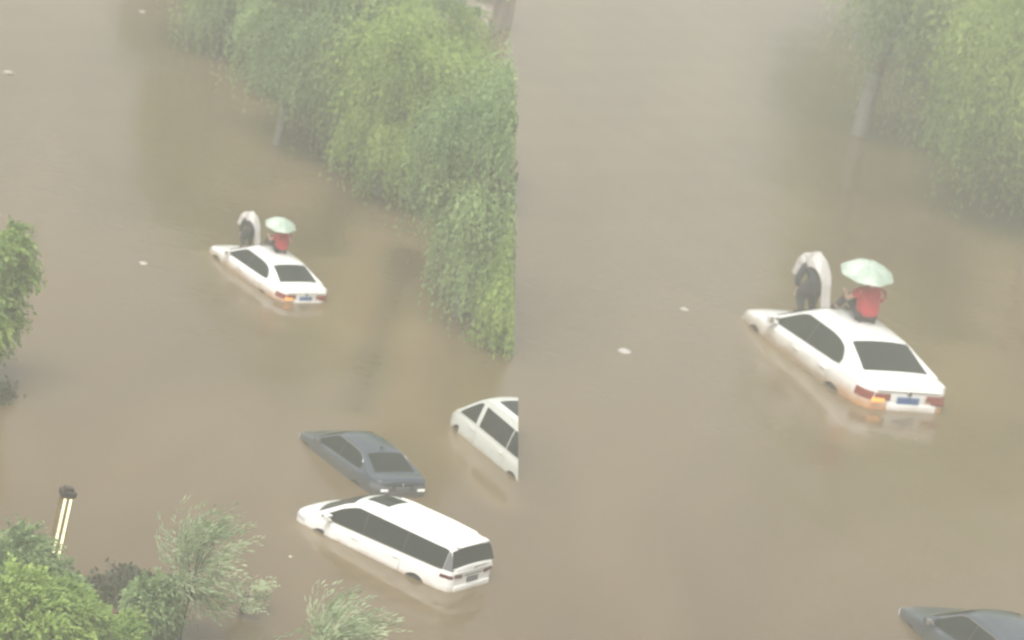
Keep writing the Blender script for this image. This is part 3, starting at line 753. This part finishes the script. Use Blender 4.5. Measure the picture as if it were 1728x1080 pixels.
# ------------------------------------------------------------------ lamp post
def lamp_post():
    p = at(76, 1008); root = empty('lamp_post', 'square bronze light column with dark cap and glowing strips among the bushes', 'lamp post')
    root.location = p; root.rotation_euler = (0, R(2.0), R(24)); w, H = .245, 2.38
    bm = bmesh.new(); add_box(bm, (0, 0, -.3), (w + .12, w + .12, 1.1), None, .012); bm_obj('base', bm, M['cap'], root)
    bm = bmesh.new(); add_box(bm, (0, 0, .25 + (H - .25) / 2), (w, w, H - .25), None, .012); bm_obj('column', bm, M['bronze'], root)
    bm = bmesh.new(); add_box(bm, (0, 0, H + .06), (w + .08, w + .08, .12), None, .015); add_box(bm, (0, 0, H + .15), (w - .06, w - .06, .07), None, .01); bm_obj('cap', bm, M['cap'], root)
    for face in range(4):
        Rz = Matrix.Rotation(face * math.pi / 2, 3, 'Z')
        if face % 2: continue
        for s in (-1, 1):
            for a, b in ((.80, 1.56), (1.58, 2.34)):
                bm = bmesh.new(); add_box(bm, Rz @ Vector((s * .064, -w / 2 - .004, (a + b) / 2)), (.052, .024, b - a), Rz, .005); bm_obj('light_strip', bm, M['strip'], root)
lamp_post()

# ------------------------------------------------------------------ trees and plants
def leaf_mesh(name, P, Dv, tint, L, Wd, rng, clip):
    """one quad folded at its midrib per leaf: P base points, Dv directions"""
    n = len(P)
    if clip:
        keep = ((P - np.array(CAM)) @ np.array(SEAM_N)) < -.10; P, Dv, tint = P[keep], Dv[keep], tint[keep]; n = len(P)
    Dv = Dv / (np.linalg.norm(Dv, axis=1, keepdims=True) + 1e-9)
    rv = rng.normal(size=(n, 3)) * .55 + np.array([0, -.35, 1.0]); S = np.cross(Dv, rv); S /= np.linalg.norm(S, axis=1, keepdims=True) + 1e-9
    l = L * rng.uniform(.7, 1.3, (n, 1)); w = Wd * rng.uniform(.7, 1.3, (n, 1))
    nv = np.cross(Dv, S)
    v = np.stack([P, P + Dv * l * .5 + S * w - nv * w * .3, P + Dv * l, P + Dv * l * .5 - S * w - nv * w * .3], 1).reshape(-1, 3)
    me = bpy.data.meshes.new(name)
    me.vertices.add(4 * n); me.vertices.foreach_set('co', v.astype(np.float32).ravel())
    me.loops.add(4 * n); me.loops.foreach_set('vertex_index', np.arange(4 * n, dtype=np.int32))
    me.polygons.add(n); me.polygons.foreach_set('loop_start', np.arange(0, 4 * n, 4, dtype=np.int32))
    me.update(calc_edges=True)
    a = me.attributes.new('tint', 'FLOAT', 'POINT'); a.data.foreach_set('value', np.repeat(np.clip(tint, 0, 1), 4).astype(np.float32))
    return me

def strands(rng, starts, outd, length, steps, wind, droop, tint, jit=.22):
    """hanging shoots: start outwards, bend down and with the wind; returns leaf points and directions"""
    n = len(starts); P = starts.copy(); D = outd.copy(); seg = (length / steps)[:, None]
    Ps, Ds, Ts = [], [], []
    for k in range(steps):
        D = D + np.array([wind[0], wind[1], -droop]) * (1.0 + .1 * k); D /= np.linalg.norm(D, axis=1, keepdims=True)
        P = P + D * seg
        for s in range(2):
            Ps.append(P + rng.normal(size=(n, 3)) * .04); Ds.append(D + rng.normal(size=(n, 3)) * jit); Ts.append(tint + rng.normal(size=n) * .10)
    return np.concatenate(Ps), np.concatenate(Ds), np.concatenate(Ts)

def willow(base, H, rad, seed, label, S=1.0, coff=(0, 0), clip=True, leaf='willow', clumps=70, per=26, wind=(.05, .02), droop=.30, name='willow_tree', group='willows along the flooded kerb',
           low=.30, white=True, Lf=(.155, .026), slen=(.9, 2.4), cat='tree', trunk_r=.15):
    rng = np.random.default_rng(seed); rd = random.Random(seed)
    root = empty(name, label, cat, group); root.location = base; root.scale = (S, S, S)
    # trunk with limbs (local coordinates, base at the water)
    fork = H * .30; cx, cy = coff
    bm = bmesh.new()
    tp = [(0, 0, -.8), (0, 0, 0), (cx * .05, cy * .05, fork * .5), (cx * .2, cy * .2, fork), (cx * .6, cy * .6, H * .55), (cx, cy, H * .86)]
    add_tube(bm, crom(tp, 16), list(np.linspace(trunk_r * 1.15, trunk_r * .25, 16)), 9)
    for k in range(7):
        a = 2 * math.pi * k / 7 + rd.uniform(-.3, .3); z0 = fork * rd.uniform(.9, 1.5); f = (z0 - fork) / (H * .55 - fork) if z0 > fork else 0
        s = Vector((cx * (.2 + .4 * f), cy * (.2 + .4 * f), z0)); e = Vector((cx + math.cos(a) * rad * .75, cy + math.sin(a) * rad * .75, H * rd.uniform(.6, .85)))
        mid = s.lerp(e, .5) + Vector((0, 0, H * .08)); add_tube(bm, crom([s, mid, e], 8), list(np.linspace(trunk_r * .5, trunk_r * .12, 8)), 6)
    def clip_bm(b):
        if not clip: return
        co = (CAM - Vector(base)) / S
        bmesh.ops.bisect_plane(b, geom=b.verts[:] + b.edges[:] + b.faces[:], plane_co=co, plane_no=SEAM_N, clear_outer=True)
    clip_bm(bm)
    if len(bm.faces): t_ = bm_obj('trunk', bm, M['bark'], root, 60)
    else: bm.free(); t_ = None
    if white and t_ is not None:
        bm = bmesh.new(); add_tube(bm, [(0, 0, -.3), (0, 0, .4), (cx * .05 * .5, cy * .05 * .5, 1.25)], [trunk_r * 1.16, trunk_r * 1.13, trunk_r * 1.05], 14); clip_bm(bm)
        if len(bm.faces): bm_obj('whitewash_band', bm, M['lime'], t_, 60)
        else: bm.free()
    # crown: uneven clumps of shoots in an ellipsoid, denser at its skin
    u = rng.normal(size=(clumps, 3)); u /= np.linalg.norm(u, axis=1, keepdims=True); rr = rng.uniform(.25, 1.0, (clumps, 1)) ** .5
    zc = H * (low + 1) / 2; zr = H * (1 - low) / 2
    wob = 1 + .22 * np.sin(3 * np.arctan2(u[:, 1:2], u[:, 0:1]) + seed) + rng.uniform(-.12, .12, (clumps, 1))
    cc = u * rr * np.array([rad, rad, zr]) * np.concatenate([wob, wob, np.ones_like(wob)], 1) + np.array([cx, cy, zc])
    ct = np.clip(rng.normal(.45, .36, clumps), 0, 1)
    Ps, Ds, Ts = [], [], []
    for c, ti, d in zip(cc, ct, u):
        n = max(4, int(per * rng.uniform(.55, 1.4)))
        st = c + rng.normal(size=(n, 3)) * np.array([.33, .33, .24]) * rad / 3.2
        od = rng.normal(size=(n, 3)) * .6 + d * .9 + np.array([0, 0, .55]); od /= np.linalg.norm(od, axis=1, keepdims=True)
        p, dd, t2 = strands(rng, st, od, rng.uniform(*slen, n), 8, wind, droop, np.full(n, ti) + rng.normal(size=n) * .2)
        k = p[:, 2] > .05
        Ps.append(p[k]); Ds.append(dd[k]); Ts.append(t2[k])
    P = np.concatenate(Ps); D = np.concatenate(Ds); T = np.concatenate(Ts)
    if clip:
        k = ((P * S + np.array(base) - np.array(CAM)) @ np.array(SEAM_N)) < -.12 * S; P, D, T = P[k], D[k], T[k]
    me = leaf_mesh('crown', P, D, T, Lf[0], Lf[1], rng, False)
    link('crown', me, M[leaf], root)
    return root

ROW = 'willows along the flooded kerb'
W_L = [  # px base, H, rad, seed, crown offset, label
    ((365, 92), 7.4, 2.6, 11, (.6, .4), 'farthest willow of the row, dark trunk in the water at the top edge'),
    ((468, 243), 8.2, 2.5, 12, (1.5, .6), 'willow with a whitewashed trunk, standing up from the smaller white sedan'),
    ((640, 330), 6.0, 2.1, 13, (.3, .3), 'pale yellowish willow between the two whitewashed trunks of the row'),
    ((772, 535), 7.9, 2.3, 14, (.6, 1.0), 'dark drooping willow with whitewashed trunk nearest the white van'),
]
for (bp_, H, rad, sd, co, lab) in W_L:
    willow(at(*bp_), H, rad, sd, lab, 1.0, co, white=(bp_[0] != 365), clumps=66, per=60, low=.14, leaf='fresh' if bp_[0] == 640 else 'willow')
BK = 'trees behind the willow row'
for (bp_, H, rad, sd, lf, lab) in (((905, 590), 4.4, 1.2, 21, 'fresh', 'bright young tree cut by the right edge of the left half, beside the white van'),
                                   ((515, 165), 6.6, 2.0, 28, 'willow', 'bushy tree close behind the willow above the smaller sedan'),
                                   ((440, 60), 6.8, 2.4, 29, 'willow', 'bushy tree filling the gap behind the two farthest willows'),
                                   ((330, -20), 6.5, 2.3, 30, 'willow', 'hazy tree at the top edge left of the farthest willow'),
                                   ((570, 90), 7.5, 2.7, 22, 'willow', 'bushy tree behind the gap between the second and third willows'),
                                   ((665, 235), 6.0, 2.0, 23, 'fresh', 'broad pale tree behind the yellowish willow, left of the pinkish building'),
                                   ((900, 330), 4.2, 2.0, 24, 'willow', 'tall tree behind the dark drooping willow, cut by the seam'),
                                   ((430, -40), 8.0, 2.6, 25, 'willow', 'far tree filling the top edge behind the farthest willow'),
                                   ((650, -60), 7.0, 2.6, 26, 'willow', 'far tree at the top edge left of the pinkish building'),
                                   ((850, -120), 7.0, 2.6, 27, 'willow', 'far tree at the top edge behind the pinkish building')):
    willow(at(*bp_), H, rad, sd, lab, 1.0, (0, 0), leaf=lf, name='tree', group=BK, white=False, low=.08, clumps=58, per=52)

BR = 'large willows at the top right'
for (bp_, H, rad, sd, co, lf, lab) in (((1450, 228), 8.2, 1.6, 12, (1.4, .5), 'willow', 'large willow with a whitewashed trunk, above the larger white sedan'),
                                       ((1745, 385), 6.0, 2.1, 13, (.3, .3), 'fresh', 'large pale willow at the right edge, lowest of the top right trees'),
                                       ((1600, 110), 6.6, 1.7, 28, (0, 0), 'willow', 'large bushy tree right behind the whitewashed willow at the top right'),
                                       ((1625, 25), 7.5, 2.7, 22, (0, 0), 'willow', 'large dark tree at the top edge right of the whitewashed trunk'),
                                       ((1830, 213), 6.0, 2.4, 23, (0, 0), 'fresh', 'large broad tree behind the pale willow at the right edge')):
    b = at(*bp_); left = at(1 * (357.5 + (bp_[0] - 1260) / 1.715), 421.5 + (bp_[1] - 533) / 1.715)
    S = 1.715 * pxm(left) / pxm(b)
    willow(b, H, rad, sd + 40, lab, S, co, clip=False, Lf=(.105, .019), leaf=lf, name='willow_tree', group=BR, white=(bp_[0] == 1450), low=.13 if bp_[0] in (1450, 1745) else .08, clumps=64, per=92)

# left edge and foreground plants
NEAR = 'trees and shrubs along the near kerb'
def near(p, H, rad, seed, label, coff=0, leaf='fresh', clumps=60, per=30, wind=.05, droop=.13, name='shrub', low=.05, Lf=(.12, .032), slen=(.25, .7), tr=.06):
    willow(at(*p), H, rad, seed, label, 1.0, (coff, 0), False, leaf, clumps, per, (wind, 0), droop, name, NEAR, low, False, Lf, slen, 'shrub' if name == 'shrub' else 'tree', tr)
near((-72, 640), 4.1, .68, 31, 'bright green tree leaning in from the left edge', .25, 'fresh', 60, 30, .05, .20, 'tree', .20, (.14, .034), (.3, .9), .10)
near((25, 1175), 2.3, 1.15, 32, 'bright green bushy tree filling the bottom left corner', 0, 'fresh', 110, 40, .04, .12, 'tree', .05, (.12, .036), (.25, .6), .12)
near((18, 1035), 1.45, .72, 33, 'hazy shrub left of the light column', 0, 'pale', 60, 30)
near((105, 1050), .75, .38, 34, 'dark shrub at the foot of the light column', 0, 'willow', 36, 26, slen=(.15, .4))
near((165, 1135), .95, .75, 35, 'low bright shrub at the bottom edge right of the corner tree', 0, 'fresh', 60, 30, slen=(.2, .5))
near((303, 1085), 2.75, .40, 36, 'wind-bent young willow with thin bare stem and pale tips', .05, 'silver', 20, 12, .15, -.03, 'young_willow', .40, (.15, .018), (.4, 1.15), .03)
near((250, 1070), 1.15, .36, 37, 'green shrub left of the thin bare stem', 0, 'pale', 40, 26, slen=(.2, .5))
near((408, 1030), .55, .22, 38, 'small pale shrub right of the thin bare stem', 0, 'silver', 7, 5, .2, .0, 'shrub', .05, (.11, .018), (.3, .6))
near((535, 1200), 2.0, .42, 39, 'silvery feathery plant bending in the wind at the bottom edge', .10, 'silver', 18, 11, .17, -.02, 'young_willow', .20, (.18, .020), (.5, 1.3), .05)

# low dark hedge: leaf clumps just clear of the water
def hedge():
    rng = np.random.default_rng(5); a, b = np.array(at(128, 1020)), np.array(at(252, 975)); n = 2600
    t_ = rng.uniform(0, 1, n); wv = np.array([-(b - a)[1], (b - a)[0], 0]); wv /= np.linalg.norm(wv)
    hgt = .07 + .04 * np.sin(t_ * 9)
    P = a + (b - a) * t_[:, None] + wv * rng.normal(0, .30, n)[:, None] + np.array([0, 0, 1]) * (rng.uniform(0, 1, n) * hgt)[:, None]
    D = rng.normal(size=(n, 3)) + np.array([0, 0, .6])
    me = leaf_mesh('hedge', P - a, D, rng.uniform(0, 1, n), .14, .045, rng, False)
    root = empty('hedge', 'low dark hedge barely above the water between the light column and the young willow', 'hedge'); root.location = a
    link('foliage', me, M['darkleaf'], root)
    bm = bmesh.new()
    for k in range(9):
        q = (b - a) * (k + .5) / 9; add_tube(bm, [q + np.array([0, 0, -.4]), q + np.array([.03, 0, .1]), q + np.array([.05, .04, .28])], [.02, .015, .008], 6)
    bm_obj('stems', bm, M['bark'], root)
hedge()
def sunk_shrub():
    rng = np.random.default_rng(6); a = np.array(at(2, 672)); n = 500
    P = rng.normal(size=(n, 3)) * np.array([.16, .3, .10]) + np.array([0, 0, .12]); P[:, 2] = np.abs(P[:, 2])
    root = empty('sunken_shrub', 'dark tip of a drowned shrub at the left edge under the leaning tree', 'shrub'); root.location = a
    link('foliage', leaf_mesh('foliage', P, rng.normal(size=(n, 3)) + np.array([0, 0, .5]), rng.uniform(0, 1, n), .12, .04, rng, False), M['darkleaf'], root)
    bm = bmesh.new(); add_tube(bm, [(0, 0, -.5), (.02, 0, .1), (.06, .03, .25)], [.03, .02, .008], 6); bm_obj('stem', bm, M['bark'], root)
sunk_shrub()

# pinkish low building behind the willows
def building():
    a = at(830, 62); root = empty('building', 'low pinkish grey building half hidden behind the willows', 'building'); root.location = a; root.rotation_euler = (0, 0, R(-14))
    w, d, h = 2.6, 3.4, 1.5
    bm = bmesh.new(); add_box(bm, (-w / 2 - .2, d / 2, h / 2 - .4), (w, d, h + .8)); bm_obj('wall', bm, M['wall'], root)
    bm = bmesh.new(); add_box(bm, (-w / 2 - .2, d / 2, h + .06), (w + .3, d + .3, .12), None, .02)
    rf = bm_obj('roof', bm, M['roof'], root)
    for x, y in ((-1.0, .8), (-2.0, 1.5), (-.9, 2.4)):
        bm = bmesh.new(); add_box(bm, (x, y, h + .25), (.3, .3, .26), None, .03); bm_obj('roof_vent', bm, M['paleframe'], rf)
    for x in (-.85, -1.55, -2.25):
        bm = bmesh.new(); add_box(bm, (x, -.012, h * .55), (.44, .05, .62), None, .008); wf = bm_obj('window', bm, M['paleframe'], root)
        bm = bmesh.new(); add_box(bm, (x, -.04, h * .55), (.36, .02, .54)); bm_obj('pane', bm, M['glass'], wf)
building()

# ------------------------------------------------------------------ litter on the water
GL = 'scraps of litter floating on the flood'
def litter(px, py, s, label, rz, bag=False):
    rng = random.Random(int(px)); p = at(px, py); bm = bmesh.new()
    bmesh.ops.create_icosphere(bm, subdivisions=2, radius=1.0)
    for v in bm.verts:
        f = 1 + rng.uniform(-.18, .18); v.co = Vector((v.co.x * s[0] * f, v.co.y * s[1] * f, v.co.z * s[2] * f))
    o = bm_obj('litter', bm, M['litter'], None, 50); o.location = p + Vector((0, 0, s[2] * .25)); o.rotation_euler = (0, 0, rz)
    tag(o, label, 'litter', GL)
litter(15, 124, (.20, .14, .07), 'white scrap floating at the upper left edge', 0)
litter(242, 445, (.13, .12, .05), 'small white scrap floating left of the smaller white sedan', .4)
litter(490, 940, (.05, .07, .025), 'tiny pale scrap floating left of the people carrier', .2)
litter(240, 20, (.13, .12, .05), 'tiny pale scrap at the top edge beside the farthest willow', .2)
litter(1053, 594, (.22, .22, .09), 'white scrap floating left of the larger white sedan', .2)
litter(1155, 522, (.13, .14, .04), 'faint pale scrap floating up and left of the larger sedan', .5)
